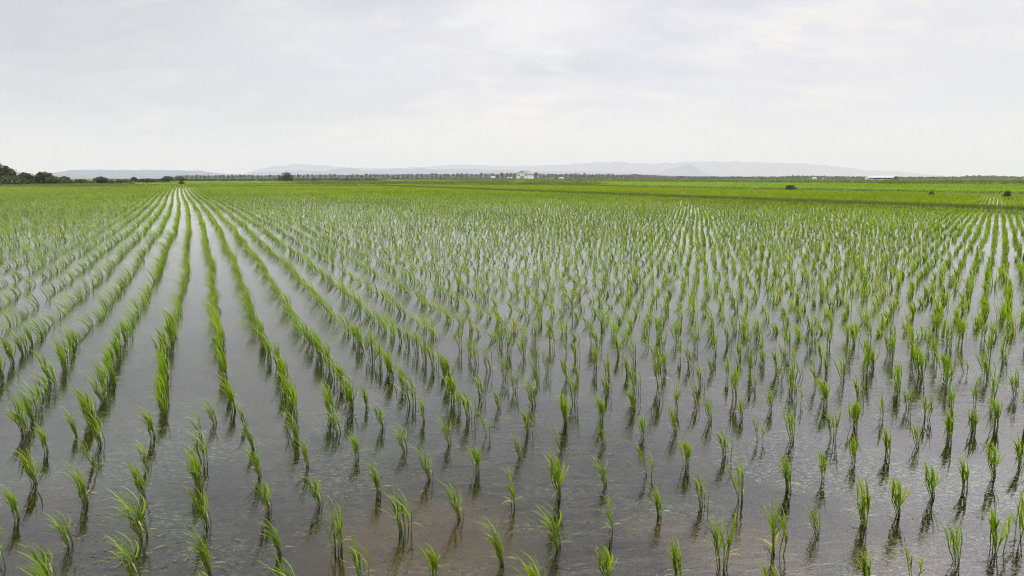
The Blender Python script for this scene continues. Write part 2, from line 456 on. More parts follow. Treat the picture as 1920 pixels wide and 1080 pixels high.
# ------------------------------------------------------------------ ground, water, banks
def ground_mat():
    m, nt, out = newmat('ground'); n = N(nt)
    pos = n('ShaderNodeNewGeometry').outputs['Position']
    r = n.mapping(pos, (1, 1, 1), (0, 0, TH))          # turn into row coordinates: x = u, y = v
    s = n('ShaderNodeSeparateXYZ', ins={0: r}); u, v = s.outputs[0], s.outputs[1]
    # mud
    a = n.noise(pos, 1.6, 5, .6, .4).outputs[0]
    b = n.noise(pos, 9.0, 6, .72, .5).outputs[0]
    c = n.noise(pos, 42.0, 4, .7).outputs[0]
    mud = n.ramp(b, [(.30, (.010,.009,.005)), (.5, (.050,.041,.020)), (.72, (.120,.094,.048))])
    alg = n.ramp(c, [(.35, (.020,.026,.009)), (.62, (.090,.104,.042))])
    # patches swept clear of algae
    clear = n.math('MULTIPLY', a, 0.0)
    for px, py, rr in ((800, 985, .50), (1400, 1000, .30), (1690, 1020, .28), (1240, 960, .16)):
        cx, cy = unproj(px, py)
        dd = n('ShaderNodeVectorMath', operation='DISTANCE', ins={0: n.mapping(pos, (1, 1, 0)), 1: (cx, cy, 0)}).outputs['Value']
        dd = n.math('ADD', dd, n.math('MULTIPLY', n.math('SUBTRACT', b, .5), .5))
        clear = n.math('MAXIMUM', clear, n.smooth(dd, rr, rr*.35))
    mud = n.mix(n.math('MULTIPLY', n.math('MULTIPLY', n.smooth(a, .38, .54), n.smooth(b, .36, .6)), n.math('SUBTRACT', 1.0, clear)), mud, alg)
    mud = n.mix(n.math('MULTIPLY', clear, .95), mud, n.ramp(b, [(.3, (.120,.090,.036)), (.7, (.190,.145,.066))]))
    mud = n.mix(n.math('MULTIPLY', n.smooth(c, .57, .64), .55), mud, c4(.02, .018, .012))
    # fields: every plot has a green of its own
    cu = n.math('FLOOR', n.math('DIVIDE', u, 43.0)); cv = n.math('FLOOR', n.math('DIVIDE', v, 118.0))
    cell = n('ShaderNodeCombineXYZ', ins={0: cu, 1: cv}).outputs[0]
    wn = n('ShaderNodeTexWhiteNoise', noise_dimensions='3D', ins={0: cell}).outputs[0]
    fld = n.ramp(wn, [(0, (.075,.125,.010)), (.35, (.10,.17,.010)), (.7, (.125,.20,.012)), (1, (.15,.20,.02))])
    fn = n.noise(pos, .25, 5, .65).outputs[0]
    fld = n.mix(n.smooth(fn, .3, .75), fld, n.mix(1.0, fld, c4(.72, .8, .7), 'MULTIPLY'))
    inside = n.math('MULTIPLY', n.math('LESS_THAN', u, 52.2), n.math('LESS_THAN', v, 118.5))
    col = n.mix(inside, fld, mud)
    bump = n('ShaderNodeBump', ins={'Strength': .5, 'Distance': .03, 'Height': b})
    bs = n('ShaderNodeBsdfPrincipled', ins={'Base Color': col, 'Roughness': 1.0, 'Specular IOR Level': 0.0, 'Normal': bump.outputs[0]})
    nt.links.new(bs.outputs[0], out.inputs[0]); return m
R = 16000
me = mesh_np('ground', [(-R,-R,-.06),(R,-R,-.06),(R,R,-.06),(-R,R,-.06)], [(0,1,2,3)], ground_mat())
tag(link('ground', me), kind='structure')

def water_mat():
    m, nt, out = newmat('paddy_water'); n = N(nt)
    pos = n('ShaderNodeNewGeometry').outputs['Position']
    # short wind ripples, longer across the view than along it, with calmer patches
    rp = n.mapping(pos, (1.0, 2.6, 1), (0, 0, .12))
    n1 = n.noise(rp, 7.0, 5, .62, .6).outputs[0]
    n2 = n.noise(n.mapping(pos, (1, 1.9, 1), (0, 0, -.3)), 30.0, 3, .6, .4).outputs[0]
    calm = n.smooth(n.noise(pos, .55, 3, .5).outputs[0], .3, .68)
    hgt = n.math('ADD', n.math('MULTIPLY', n1, .0030), n.math('MULTIPLY', n2, .00040))
    bump = n('ShaderNodeBump', ins={'Strength': n.math('ADD', .10, n.math('MULTIPLY', calm, .8)), 'Distance': 1.0, 'Height': hgt})
    fr = n('ShaderNodeFresnel', ins={'IOR': 1.52, 'Normal': bump.outputs[0]})
    gl = n('ShaderNodeBsdfGlossy', distribution='GGX', ins={'Color': c4(1, 1, 1), 'Roughness': .012, 'Normal': bump.outputs[0]})
    tp = n('ShaderNodeBsdfTransparent', ins={0: c4(.80, .77, .68)})
    # floating scum and algae in loose patches
    f1 = n.noise(pos, 1.1, 4, .6, .8).outputs[0]
    f2 = n.noise(n.mapping(pos, (1, 1.5, 1)), 44.0, 5, .75, .6).outputs[0]
    f3 = n.noise(pos, 90.0, 2, .6).outputs[0]
    patch = n.math('MULTIPLY', n.smooth(f1, .45, .62), n.smooth(f2, .50, .60))
    patch = n.math('MULTIPLY', patch, n.math('ADD', .25, n.math('MULTIPLY', f3, .9)), clamp=True)
    sc = n.ramp(f3, [(.35, (.030,.037,.012)), (.65, (.078,.092,.032))])
    bs = n('ShaderNodeBsdfPrincipled', ins={'Base Color': sc, 'Roughness': .5, 'Specular IOR Level': .4})
    wet = n('ShaderNodeMixShader', ins={0: n.math('MULTIPLY', patch, .85), 1: tp.outputs[0], 2: bs.outputs[0]})   # film just under the surface
    vv = n('ShaderNodeSeparateXYZ', ins={0: n.mapping(pos, (1, 1, 1), (0, 0, TH))}).outputs[1]
    sky_sheen = n('ShaderNodeBsdfDiffuse', ins={0: c4(.225, .215, .20)})      # pale diffuse colour in place of brighter sky reflection, main block only
    wet = n('ShaderNodeMixShader', ins={0: n.math('MULTIPLY', n.smooth(vv, 3.6, 9.0), .08), 1: wet.outputs[0], 2: sky_sheen.outputs[0]})
    w = n('ShaderNodeMixShader', ins={0: fr.outputs[0], 1: wet.outputs[0], 2: gl.outputs[0]})
    mx = n('ShaderNodeMixShader', ins={0: n.math('MULTIPLY', patch, .06), 1: w.outputs[0], 2: bs.outputs[0]})
    nt.links.new(mx.outputs[0], out.inputs[0]); return m
WM = water_mat()
def uvrect(u0, u1, v0, v1, z): return [(*uv2xy(u, v), z) for u, v in ((u0,v0),(u1,v0),(u1,v1),(u0,v1))]
tag(link('paddy_water', mesh_np('paddy_water', uvrect(-70, 27, -30, 109, 0), [(0,1,2,3)], WM)), kind='structure')
tag(link('paddy_water', mesh_np('far_paddy_water', uvrect(27.6, 53, -30, 119, -.004), [(0,1,2,3)], WM)), kind='structure')

M['bank'] = simple_mat('bank_earth', (.034,.056,.008), (.080,.108,.018), 3.5, detail=6)
def bank(p0, p1, w, h, seg, jit=.35):
    """low earth ridge between field points p0 and p1 (u, v)"""
    n = int(max(2, seg)); V = []; Fq = []
    L = math.hypot(p1[0]-p0[0], p1[1]-p0[1]); du, dv = (p1[0]-p0[0])/L, (p1[1]-p0[1])/L
    for i in range(n + 1):
        t = i / n; s1 = rng.normal(0, jit*.2); hh = h * (1 + rng.normal(0, jit*.5))
        for k, (o, z) in enumerate(((-w, -.07), (-w*.55, hh*.75), (-w*.1, hh), (w*.45, hh*.85), (w, -.07))):
            o += s1 + rng.normal(0, w*.08)
            u = p0[0] + du*L*t - dv*o; v = p0[1] + dv*L*t + du*o
            V.append((*uv2xy(u, v), z if z < 0 else max(.02, z + rng.normal(0, h*.08))))
        if i:
            for k in range(4): Fq.append(((i-1)*5+k, i*5+k, i*5+k+1, (i-1)*5+k+1))
    return tag(link('earth_bank', mesh_np('earth_bank', V, Fq, M['bank'])), kind='structure')
bank((27.2, -10), (27.2, 111), .66, .09, 320)
bank((53.3, -5), (53.3, 330), .9, .16, 260)
bank((140, 0), (140, 500), 1.4, .35, 160)
bank((-90, 109.6), (53, 109.6), .7, .08, 220)
bank((-10, 131.5), (46, 131.5), 1.2, .12, 160)
bank((200, 60), (200, 640), 2.0, .4, 120)

grass = Soup()
def along(p0, p1, n, w):
    t = rng.random(n); o = rng.normal(0, w, n)
    L = math.hypot(p1[0]-p0[0], p1[1]-p0[1]); du, dv = (p1[0]-p0[0])/L, (p1[1]-p0[1])/L
    u = p0[0] + (p1[0]-p0[0])*t - dv*o; v = p0[1] + (p1[1]-p0[1])*t + du*o
    x, y = uv2xy(u, v); px, py, d = project(x, y, 0*x); k = (px > -60) & (px < 1980) & (d > 2)
    return x[k], y[k]
for p0, p1, n_, w_, h0, h1, wid, wi in (
    ((27.2, 8), (27.2, 111), 15000, .40, .05, .17, .012, .06),
    ((53.3, 20), (53.3, 330), 5200, .55, .10, .30, .025, .08),
    ((140, 40), (140, 500), 3000, 1.0, .4, 1.1, .07, .1),
    ((-40, 109.6), (53, 109.6), 4000, .5, .06, .18, .02, .12),
    ((-10, 131.5), (46, 131.5), 7000, .8, .10, .24, .03, .0),
    ((200, 60), (200, 640), 2500, 1.4, .5, 1.2, .09, .15)):
    x, y = along(p0, p1, n_, w_); tufts_xy(grass, x, y, h0, h1, wid, 5, wi, .5, .06)
# loose weed clumps in the strip of rough ground past the far bank
for q in range(150):
    px_ = rng.uniform(560, 1110); D = rng.uniform(120, 260)
    r_ = rng.uniform(.5, 2.2); n_ = int(60*r_)
    x = far(px_, D) + rng.normal(0, r_, n_); y = D + rng.normal(0, r_*.6, n_)
    tufts_xy(grass, x, y, .3, .5 + .35*rng.random(), .04, 4, rng.choice([0, 0, .25]), .4, -.03)
for q in range(60):
    px_ = rng.uniform(-20, 215); D = rng.uniform(98, 122)
    r_ = rng.uniform(1, 3); n_ = int(60*r_)
    x = far(px_, D) + rng.normal(0, r_, n_); y = D + rng.normal(0, r_*.6, n_)
    tufts_xy(grass, x, y, .2, .5, .035, 4, rng.choice([0, .15, .3]), .4, -.03)
for q in range(60):
    px_ = rng.uniform(1660, 1930); D = rng.uniform(150, 210)
    r_ = rng.uniform(1, 3); n_ = int(60*r_)
    x = far(px_, D) + rng.normal(0, r_, n_); y = D + rng.normal(0, r_*.6, n_)
    tufts_xy(grass, x, y, .4, .9, .06, 4, rng.choice([0, 0, .2]), .4, -.03)
tag(link('grass', grass.mesh('grass', M['weed'])), 'rough dark green grass and weeds along the paddy banks', 'grass', kind='stuff')

# scraps of dead leaf afloat between the near rows
deb = Soup()
n_ = 4200
dy = rng.uniform(0, 1, n_)**.8
px_ = rng.uniform(-40, 1960, n_); py_ = 600 + 520*dy
x, y = unproj(px_, py_)
k = (np.sin(x*3.1 + 1.3*np.sin(y*2.3)) * np.sin(y*4.2 + x*1.1) + rng.normal(0, .35, n_)) > .55     # drifted together
x, y = x[k], y[k]; n_ = len(x)
az = rng.uniform(0, 2*PI, n_)
V, Fq, C, tp = blades(np.stack([x, y, np.full(n_, .003)], 1), rng.uniform(.004, .022, n_)*np.where(rng.random(n_) < .06, 2.2, 1), az, np.full(n_, PI/2 - .02), rng.normal(0, .25, (n_, 3))*np.array([1, 1, .02]), rng.uniform(.0015, .004, n_), 3, rng.random(n_), np.clip(rng.normal(.3, .4, n_), 0, 1), np.zeros(n_), twist=np.zeros(n_))
V[:, 2] = .0025 + rng.uniform(0, .002, len(V)); deb.add(V, Fq, C)
tag(link('floating_leaves', deb.mesh('floating_leaves', M['weed'])), 'scraps of dead leaf floating between the near rice rows', 'plant litter', kind='stuff')

# ------------------------------------------------------------------ trees and bushes
def crown_mesh(name, lobes, n, size, mat, seed, shade=0.0):
    """leaf clumps spread through a set of lobes (x, y, z, rx, ry, rz)"""
    r = np.random.default_rng(seed)
    lob = np.array(lobes, float); wgt = lob[:, 3]*lob[:, 5]; wgt /= wgt.sum()
    li = r.choice(len(lob), n, p=wgt)
    d = r.normal(0, 1, (n, 3)); d /= np.linalg.norm(d, axis=1, keepdims=True)
    rad = r.uniform(.35, 1, n) ** .45 * (1 + .10*r.normal(0, 1, n))
    clump = .86 + .16*np.sin(d[:, 0]*5 + li) * np.cos(d[:, 2]*6 + li*1.7)
    p = lob[li, :3] + d * lob[li, 3:6] * (rad*clump)[:, None]
    nrm = d + r.normal(0, .7, (n, 3)); nrm /= np.linalg.norm(nrm, axis=1, keepdims=True)
    a = np.cross(nrm, r.normal(0, 1, (n, 3))); a /= np.linalg.norm(a, axis=1, keepdims=True) + 1e-9
    b = np.cross(nrm, a)
    s = size * r.uniform(.55, 1.3, n)[:, None]
    V = np.stack([p - a*s*.5, p - b*s*.32 + nrm*s*.1, p + a*s*.5, p + b*s*.32 + nrm*s*.1], 1)
    C = np.zeros((n, 4, 4)); lr_ = r.random(len(lob))
    C[:, :, 0] = r.random(n)[:, None]; C[:, :, 1] = np.clip(.25 + .5*lr_[li] + r.normal(0, .22, n), 0, 1)[:, None]
    C[:, :, 2] = shade
    return mesh_np(name, V.reshape(-1, 3), np.arange(4*n).reshape(n, 4), mat, C.reshape(-1, 4))

def trunk_mesh(name, h, r, seed, limbs=4, spread=.5):
    q = np.random.default_rng(seed); mb = MB()
    mb.tube([(0,0,-.1),(q.normal(0,.03*h),0,h*.4),(q.normal(0,.05*h),q.normal(0,.04*h),h*.85)], [r*1.3, r*.85, r*.35])
    for k in range(limbs):
        a = q.uniform(0, 2*PI); z = h*q.uniform(.25, .6); l = h*spread*q.uniform(.6, 1)
        mb.tube([(0,0,z),(math.cos(a)*l*.5, math.sin(a)*l*.5, z+l*.4),(math.cos(a)*l, math.sin(a)*l, z+l*.75)], [r*.5, r*.35, r*.12], 5)
    return mb.mesh(name, M['bark'])

def tree(px0, px1, top, D, label, seed, name='tree', leaf=None, shade=0.0, n=1500, low=.18, nl=7, cat='tree', group=None, mat=None):
    q = random.Random(seed)
    cx = far((px0+px1)/2, D); W = (px1-px0)/F*D; Ht = CAM_H + (HOR-top)/F*D
    if cat == 'tree': W *= 1.14; Ht *= 1.08
    r = empty(name, (cx, D, -.05))
    z0 = Ht*low; lobes = []
    for k in range(nl):
        a = q.uniform(0, 2*PI); rr = q.uniform(.0, .34)*W
        rx = W*q.uniform(.17, .30); rz = (Ht-z0)*q.uniform(.22, .36)
        zc = q.uniform(z0 + rz*.8, Ht - rz*1.02)
        fx = 1 - .55*((zc-z0)/(Ht-z0))**2
        lobes.append((math.cos(a)*rr*fx*1.1, math.sin(a)*rr*.8, zc, rx, rx*.9, rz))
    lobes.append((q.uniform(-.1,.1)*W, 0, Ht - (Ht-z0)*.33, W*.27, W*.25, (Ht-z0)*.33))
    lobes.append((-W*.3, 0, z0+(Ht-z0)*.3, W*.2, W*.2, (Ht-z0)*.28)); lobes.append((W*.3, 0, z0+(Ht-z0)*.3, W*.2, W*.2, (Ht-z0)*.3))
    link('trunk' if cat == 'tree' else 'stem', trunk_mesh(name + '_trunk', Ht*.8, max(.03, W*.03), seed), r)
    link('crown' if cat == 'tree' else 'foliage', crown_mesh(name + '_crown', lobes, n, leaf or W*.075, mat or M['tree'], seed, shade), r)
    return tag(r, label, cat, group)

LT = 'trees at the left edge of the fields'
tree(-18, 35, 308, 112, 'large dark round-topped tree, tallest of the left-hand clump', 1, n=2600, leaf=.42, nl=10, group=LT)
tree(-30, 16, 326, 107, 'dark low tree under the largest tree of the left-hand clump', 2, n=1300, leaf=.4, low=.05, group=LT)
tree(30, 71, 324.5, 113, 'deep green dome-shaped tree beside the tallest tree', 3, n=1700, leaf=.38, low=.05, group=LT)
tree(68, 119, 323, 116, 'wide olive tree with two ragged tops right of the dome-shaped tree', 4, n=2000, leaf=.38, low=.05, shade=.25, group=LT)
tree(24, 52, 336, 106, 'small dark shrubby tree in front of the dome-shaped tree', 5, n=900, leaf=.35, low=.03, group=LT)
tree(114, 146, 331, 124, 'mid-sized flat-topped tree between the olive tree and the light thicket', 6, n=1200, leaf=.38, low=.05, shade=.1, group=LT)
tree(142, 186, 336, 122, 'light brownish-green thicket beside the round tree with a bush before it', 7, n=1300, leaf=.38, low=.03, shade=.5, group=LT)
tree(182, 218, 331.5, 128, 'rounded grey-green tree standing behind the small dark bush', 8, n=1300, leaf=.38, low=.08, group=LT)
tree(212, 254, 336.5, 170, 'low spreading tree right of the rounded grey-green tree', 9, n=900, leaf=.42, low=.03, group=LT)
tree(252, 265, 332, 190, 'thin upright tree poking above the low trees', 10, n=400, leaf=.4, low=.25, nl=4, group=LT)
tree(262, 306, 334.5, 190, 'broad low dark tree right of the thin upright tree', 11, n=900, leaf=.45, low=.05, group=LT)
tree(306, 338, 330.5, 230, 'grey-green rounded tree just left of the poplar row', 12, n=900, leaf=.5, low=.1, shade=.2, group=LT)
tree(332, 358, 331.5, 260, 'pale hazy tree at the near end of the poplar row', 13, n=700, leaf=.6, low=.1, shade=.3, group=LT)
tree(526, 556, 322.5, 232, 'lone dark bushy tree standing in the open field', 14, n=1800, leaf=.32, low=.02, nl=9)
tree(300, 310, 340, 240, 'small scrubby tree in the gap before the grey-green rounded tree', 15, n=300, leaf=.35, low=.05, nl=4, group=LT)

tree(-25, 62, 328, 103, 'long dark thicket filling in below the tallest left-hand trees', 41, n=1700, leaf=.3, low=.0, nl=12, group=LT)
tree(52, 150, 331, 119, 'low shrubby thicket at the foot of the wide olive tree', 42, n=1500, leaf=.3, low=.0, nl=12, shade=.2, group=LT)
tree(120, 232, 340, 135, 'long low hedge-like thicket behind the small dark bush', 43, n=1500, leaf=.35, low=.0, nl=12, shade=.15, group=LT)
tree(225, 350, 340.5, 200, 'low scrubby thicket running toward the poplar row', 44, n=1600, leaf=.45, low=.0, nl=14, group=LT)
BG = 'bushes standing on the field banks'
tree(196, 209, 343.5, 118, 'small dark round bush at the far left end of the paddy', 21, 'bush', n=700, leaf=.13, low=.0, cat='bush', group=BG)
tree(247, 263, 342.5, 128, 'wide dark bush between the two smaller bushes along the far bank', 22, 'bush', n=700, leaf=.15, low=.0, cat='bush', group=BG)
tree(340, 353, 338, 128, 'dark bush where the straightest rice rows meet the far bank', 23, 'bush', n=700, leaf=.15, low=.0, cat='bush', group=BG)
tree(97, 103, 346, 112, 'tiny leafy sapling in the grass below the left trees', 24, 'bush', n=260, leaf=.09, low=.1, nl=4, cat='bush', group=BG)
tree(1467, 1491, 344.5, 71, 'rounded green bush on the second bank, left of two other bushes', 25, 'bush', n=1100, leaf=.10, low=.0, cat='bush', group=BG)
tree(1734, 1746, 353, 50, 'small loose bush halfway along the second bank', 26, 'bush', n=500, leaf=.07, low=.0, cat='bush', group=BG, mat=M['weed'])
tree(1872, 1890, 354, 45, 'dark bush on the second bank nearest the right side', 27, 'bush', n=700, leaf=.07, low=.0, cat='bush', group=BG)
tree(1896, 1909, 337.5, 150, 'dark bush on the farther bank above the nearest bush', 28, 'bush', n=500, leaf=.16, low=.0, cat='bush', group=BG)
tree(586, 601, 334, 250, 'small dark bush in the field right of the lone tree', 29, 'bush', n=400, leaf=.3, low=.0, cat='bush', group=BG)
tree(628, 640, 333, 330, 'leftmost of two bushes before the poplar row', 30, 'bush', n=400, leaf=.35, low=.0, cat='bush', group=BG)
tree(646, 659, 333.5, 330, 'rightmost of two bushes before the poplar row', 31, 'bush', n=400, leaf=.35, low=.0, cat='bush', group=BG)

# poplar windbreak, tree by tree
pop = []
for k in range(7):
    q = random.Random(50 + k); Ht = 9.0; lobes = []
    for j in range(6):
        z = q.uniform(1.9, 7.6); w = 2.1*(1 - .35*abs(z-5)/4)
        lobes.append((q.uniform(-.9,.9), q.uniform(-.7,.7), z, w*q.uniform(.85,1.25), w, q.uniform(1.2,1.9)))
    lobes.append((q.uniform(-.5,.5), 0, 7.6, 1.1, 1.0, 1.5))
    pop.append((trunk_mesh('poplar_trunk', 7.5, .2, 70+k, 3, .3), crown_mesh('poplar_crown', lobes, 620, 1.0, M['poplar'], 90+k)))
proto = {}
px_ = 357.0; q = random.Random(3); i = 0
while px_ < 1208:
    D = 720 + (px_ - 357) * .35 + q.uniform(-12, 12)
    top = np.interp(px_, [357, 480, 700, 960, 1070, 1210], [327.5, 327.5, 326, 324.5, 325, 328])
    Ht = CAM_H + (HOR - top)/F*D
    k = q.randrange(7); s = Ht/9.0*q.uniform(.80, 1.14)
    if k not in proto:
        r = empty('poplar_tree', (0, 0, 0)); proto[k] = (r, [link('trunk', pop[k][0], r), link('crown', pop[k][1], r)])
    else:
        r = proto[k][0].copy(); COL.objects.link(r)
        for ch in proto[k][1]:
            c = ch.copy(); c.parent = r; COL.objects.link(c)
    r.location = (far(px_, D), D, -.06); r.rotation_euler = (0, 0, q.uniform(0, 6.28)); r.scale = (s*q.uniform(1.0,1.35), s*1.15, s)
    tag(r, 'hazy grey-green poplar in the long windbreak on the horizon', 'tree', 'poplars of the far windbreak')
    i += 1; px_ += q.uniform(6.5, 10) if q.random() > .1 else q.uniform(12, 17)

# far woodland that reads as one mass
def wood(pts, n, D, size, seed):
    r = np.random.default_rng(seed); pts = np.array(pts, float)
    px = r.uniform(pts[0, 0], pts[-1, 0], n)
    clump = .6 + .4*np.sin(px*.21 + seed)*np.sin(px*.083) + r.normal(0, .1, n)
    top = CAM_H + (HOR - np.interp(px, pts[:, 0], pts[:, 1]))/F*D
    z = r.random(n) * top * np.clip(.72 + .3*clump, .45, 1.1)
    dy_ = r.uniform(-25, 25, n)
    p = np.stack([(px-960)/F*D, D + dy_, z], 1)
    nrm = r.normal(0, 1, (n, 3)); nrm /= np.linalg.norm(nrm, axis=1, keepdims=True)
    a = np.cross(nrm, r.normal(0, 1, (n, 3))); a /= np.linalg.norm(a, axis=1, keepdims=True); b = np.cross(nrm, a)
    s = size*r.uniform(.5, 1.2, n)[:, None]
    V = np.stack([p-a*s*.5, p-b*s*.4, p+a*s*.5, p+b*s*.4], 1)
    C = np.zeros((n, 4, 4)); C[:, :, 0] = r.random(n)[:, None]; C[:, :, 1] = np.clip(clump*.6, 0, 1)[:, None]
    return V.reshape(-1, 3), np.arange(4*n).reshape(n, 4), C.reshape(-1, 4)
ws = Soup()
ws.add(*wood([(1040,327),(1070,326),(1150,327.5),(1200,327),(1240,330),(1310,331),(1430,332)], 7000, 1050, 2.6, 1))
ws.add(*wood([(1270,332),(1440,331.5),(1478,330.5),(1485,328.5),(1510,329.5),(1560,331),(1620,331.5),(1700,332),(1810,331.5),(1820,329),(1838,328),(1850,330.5),(1940,331.5)], 8000, 900, 2.4, 2))
ws.add(*wood([(340,329),(480,329),(700,327),(900,325.5),(1050,326)], 9000, 1250, 3.0, 3))
ws.add(*wood([(340,336.5),(420,337),(560,337),(700,336)], 3500, 330, .9, 5))
ws.add(*wood([(210,336),(300,337),(480,336),(700,334.5),(1000,334.2)], 3500, 620, 1.8, 4))
tag(link('far_woodland', ws.mesh('far_woodland', M['poplar'])), 'hazy low belt of trees along the horizon', 'woodland', kind='stuff')

# ------------------------------------------------------------------ buildings
def farm_building():
    D = 545; r = empty('farm_building', (far(984, D), D, -.05), math.radians(-24))
    wl = MB(); w, l, e, g = 4.6, 5.2, 4.3, 6.6          # half width, half length, eaves, ridge
    # walls with the gable towards the viewer (-y)
    wl.quad((-w,-l,0),(w,-l,0),(w,-l,e),(0,-l,g),(-w,-l,e)); wl.quad((w,l,0),(-w,l,0),(-w,l,e),(0,l,g),(w,l,e))
    wl.quad((w,-l,0),(w,l,0),(w,l,e),(w,-l,e)); wl.quad((-w,l,0),(-w,-l,0),(-w,-l,e),(-w,l,e))
    link('wall', wl.mesh('building_wall', M['white_wall']), r)
    rf = MB()
    for s in (-1, 1):
        a, b = (0,-l-.5,g+.12), (0,l+.5,g+.12); c, d = (s*(w+.6),l+.5,e-.2), (s*(w+.6),-l-.5,e-.2)
        rf.quad(a, b, c, d); lo = [(p[0], p[1], p[2]-.25) for p in (a, b, c, d)]; rf.quad(*lo[::-1])
        rf.quad(a, d, lo[3], lo[0]); rf.quad(d, c, lo[2], lo[3]); rf.quad(c, b, lo[1], lo[2])
    link('roof', rf.mesh('building_roof', M['grey_roof']), r)
    d = MB(); d.box(-1.5, 1.5, -l-.08, -l+.05, 0, 2.6); link('door', d.mesh('building_door', M['blue_door']), r)
    for x in (-3.4, -2.2, 2.2, 3.4):
        q = MB(); q.box(x-.4, x+.4, -l-.06, -l+.05, 2.9, 3.8); link('window', q.mesh('building_window', M['window']), r)
    q = MB(); q.box(-.7, .7, -l-.06, -l+.05, 4.4, 5.1); link('window', q.mesh('building_window', M['window']), r)
    for y in (-3, 0, 3):
        q = MB(); q.box(-w-.06, -w+.05, y-.7, y+.7, 1.6, 2.8); link('window', q.mesh('building_window', M['window']), r)
    tag(r, 'white gabled farm building with grey roof in front of the windbreak', 'building')
farm_building()

def long_shed():
    D = 455; r = empty('open_shed', (far(1648, D), D, -.05), math.radians(-55))
    L, w, e, g = 8.0, 3.4, 1.5, 2.6
    rf = MB()
    for s in (-1, 1):
        a, b = (-L,0,g), (L,0,g); c, d = (L,s*w,e), (-L,s*w,e)
        rf.quad(a, b, c, d); lo = [(p[0], p[1], p[2]-.1) for p in (a, b, c, d)]; rf.quad(*lo[::-1])
        rf.quad(d, c, lo[2], lo[3]); rf.quad(a, d, lo[3], lo[0]); rf.quad(c, b, lo[1], lo[2])
    link('roof', rf.mesh('shed_roof', M['white_roof']), r)
    bk = MB(); bk.box(-L+.3, L-.3, w-.5, w-.4, 0, e); link('wall', bk.mesh('shed_wall', M['dark']), r)
    gb = MB(); gb.quad((L-.2,-w+.1,0),(L-.2,w-.1,0),(L-.2,w-.1,e-.1),(L-.2,0,g-.15),(L-.2,-w+.1,e-.1)); link('gable', gb.mesh('shed_gable', M['dark']), r)
    fr = MB(); fr.box(-L+.4, L-.4, -w+.25, -w+.3, .0, .5); link('skirt', fr.mesh('shed_skirt', M['white_wall']), r)
    for k in range(6):
        x = -L + .3 + k*(2*L-.6)/5
        p = MB(); p.tube([(x,-w+.15,0),(x,-w+.15,e-.08)], [.06,.06], 6); link('post', p.mesh('shed_post', M['white_wall']), r)
    tag(r, 'long low open shed with a white roof and dark gable end', 'shed')
    h = empty('farm_hut', (far(1618.5, 470), 470, -.05), math.radians(10))
    hut_parts(h, .8, .8, 1.9, 2.5)
    tag(h, 'narrow white hut at the end of the long open shed', 'shed')
def hut_parts(h, w, l, e, g, roof='white_roof'):
    wl = MB(); wl.quad((-w,-l,0),(w,-l,0),(w,-l,e),(-w,-l,e)); wl.quad((w,l,0),(-w,l,0),(-w,l,e),(w,l,e))
    wl.quad((w,-l,0),(w,l,0),(w,l,e),(w,0,g),(w,-l,e)); wl.quad((-w,l,0),(-w,-l,0),(-w,-l,e),(-w,0,g),(-w,l,e))
    link('wall', wl.mesh('hut_wall', M['white_wall']), h)
    rf = MB()
    for s in (-1, 1):
        a, b, c, d = (-w-.1,0,g+.08), (w+.1,0,g+.08), (w+.1,s*(l+.2),e-.05), (-w-.1,s*(l+.2),e-.05)
        rf.quad(a, b, c, d); lo = [(p[0], p[1], p[2]-.07) for p in (a, b, c, d)]; rf.quad(*lo[::-1]); rf.quad(d, c, lo[2], lo[3]); rf.quad(a, d, lo[3], lo[0]); rf.quad(c, b, lo[1], lo[2])
    link('roof', rf.mesh('hut_roof', M[roof]), h)
    d = MB(); d.box(-w*.3, w*.3, -l-.03, -l+.02, 0, e*.75); link('door', d.mesh('hut_door', M['blue_door']), h)
long_shed()
for px_, D, w, l, e, g, lab in (
    (925, 760, 2.0, 1.6, 1.9, 3.0, 'small white-roofed shed left of the gabled farm building'),
    (955, 800, 2.6, 1.6, 1.4, 2.0, 'low pale shed close beside the gabled farm building'),
    (1052, 720, 2.0, 1.5, 1.3, 1.9, 'small pale shed right of the gabled farm building'),
    (1521, 800, 1.8, 1.5, 1.5, 2.1, 'tiny white shed far left of the long open shed')):
    h = empty('farm_shed', (far(px_, D), D, -.05), .15); hut_parts(h, w, l, e, g)
    tag(h, lab, 'shed', 'small sheds along the horizon')

# ------------------------------------------------------------------ distant hills
def ridge(pts, D, depth, seed, rough=.05):
    r = np.random.default_rng(seed); pts = np.array(pts, float)
    px = np.arange(pts[0, 0], pts[-1, 0] + 1, 2.0); m = len(px); rows_ = 15
    V = np.empty((rows_, m, 3)); base = (HOR - np.interp(px, pts[:, 0], pts[:, 1]))/F*D
    def n1(x, f): return np.sin(x*f + seed) + .6*np.sin(x*f*2.3 + 2*seed) + .35*np.sin(x*f*5.1 + seed*.7)
    for j in range(rows_):
        t = (j/(rows_-1) - .5)*2; bell = max(0., math.cos(t*PI/2))**1.3
        h = (base + CAM_H)*bell*(1 + (rough*n1(px, .09 + .01*j) if j != rows_//2 else rough*.3*n1(px, .21)))
        V[j, :, 0] = (px - 960)/F*(D + 0*t); V[j, :, 1] = D + t*depth + 20*n1(px, .05)*(1-bell); V[j, :, 2] = h - (3 if bell < .02 else 0)
    i = np.arange(rows_-1)[:, None]*m + np.arange(m-1)[None, :]; i = i.ravel()
    Fq = np.stack([i, i+1, i+m+1, i+m], 1)
    return tag(link('hills', mesh_np('hills', V.reshape(-1, 3), Fq, M['hill'], smooth=True)), kind='structure')
M['hill'] = simple_mat('hill_haze_blue', (.022,.040,.105), (.042,.068,.155), .006, detail=8)  # blue of the distant haze put into the forest colour
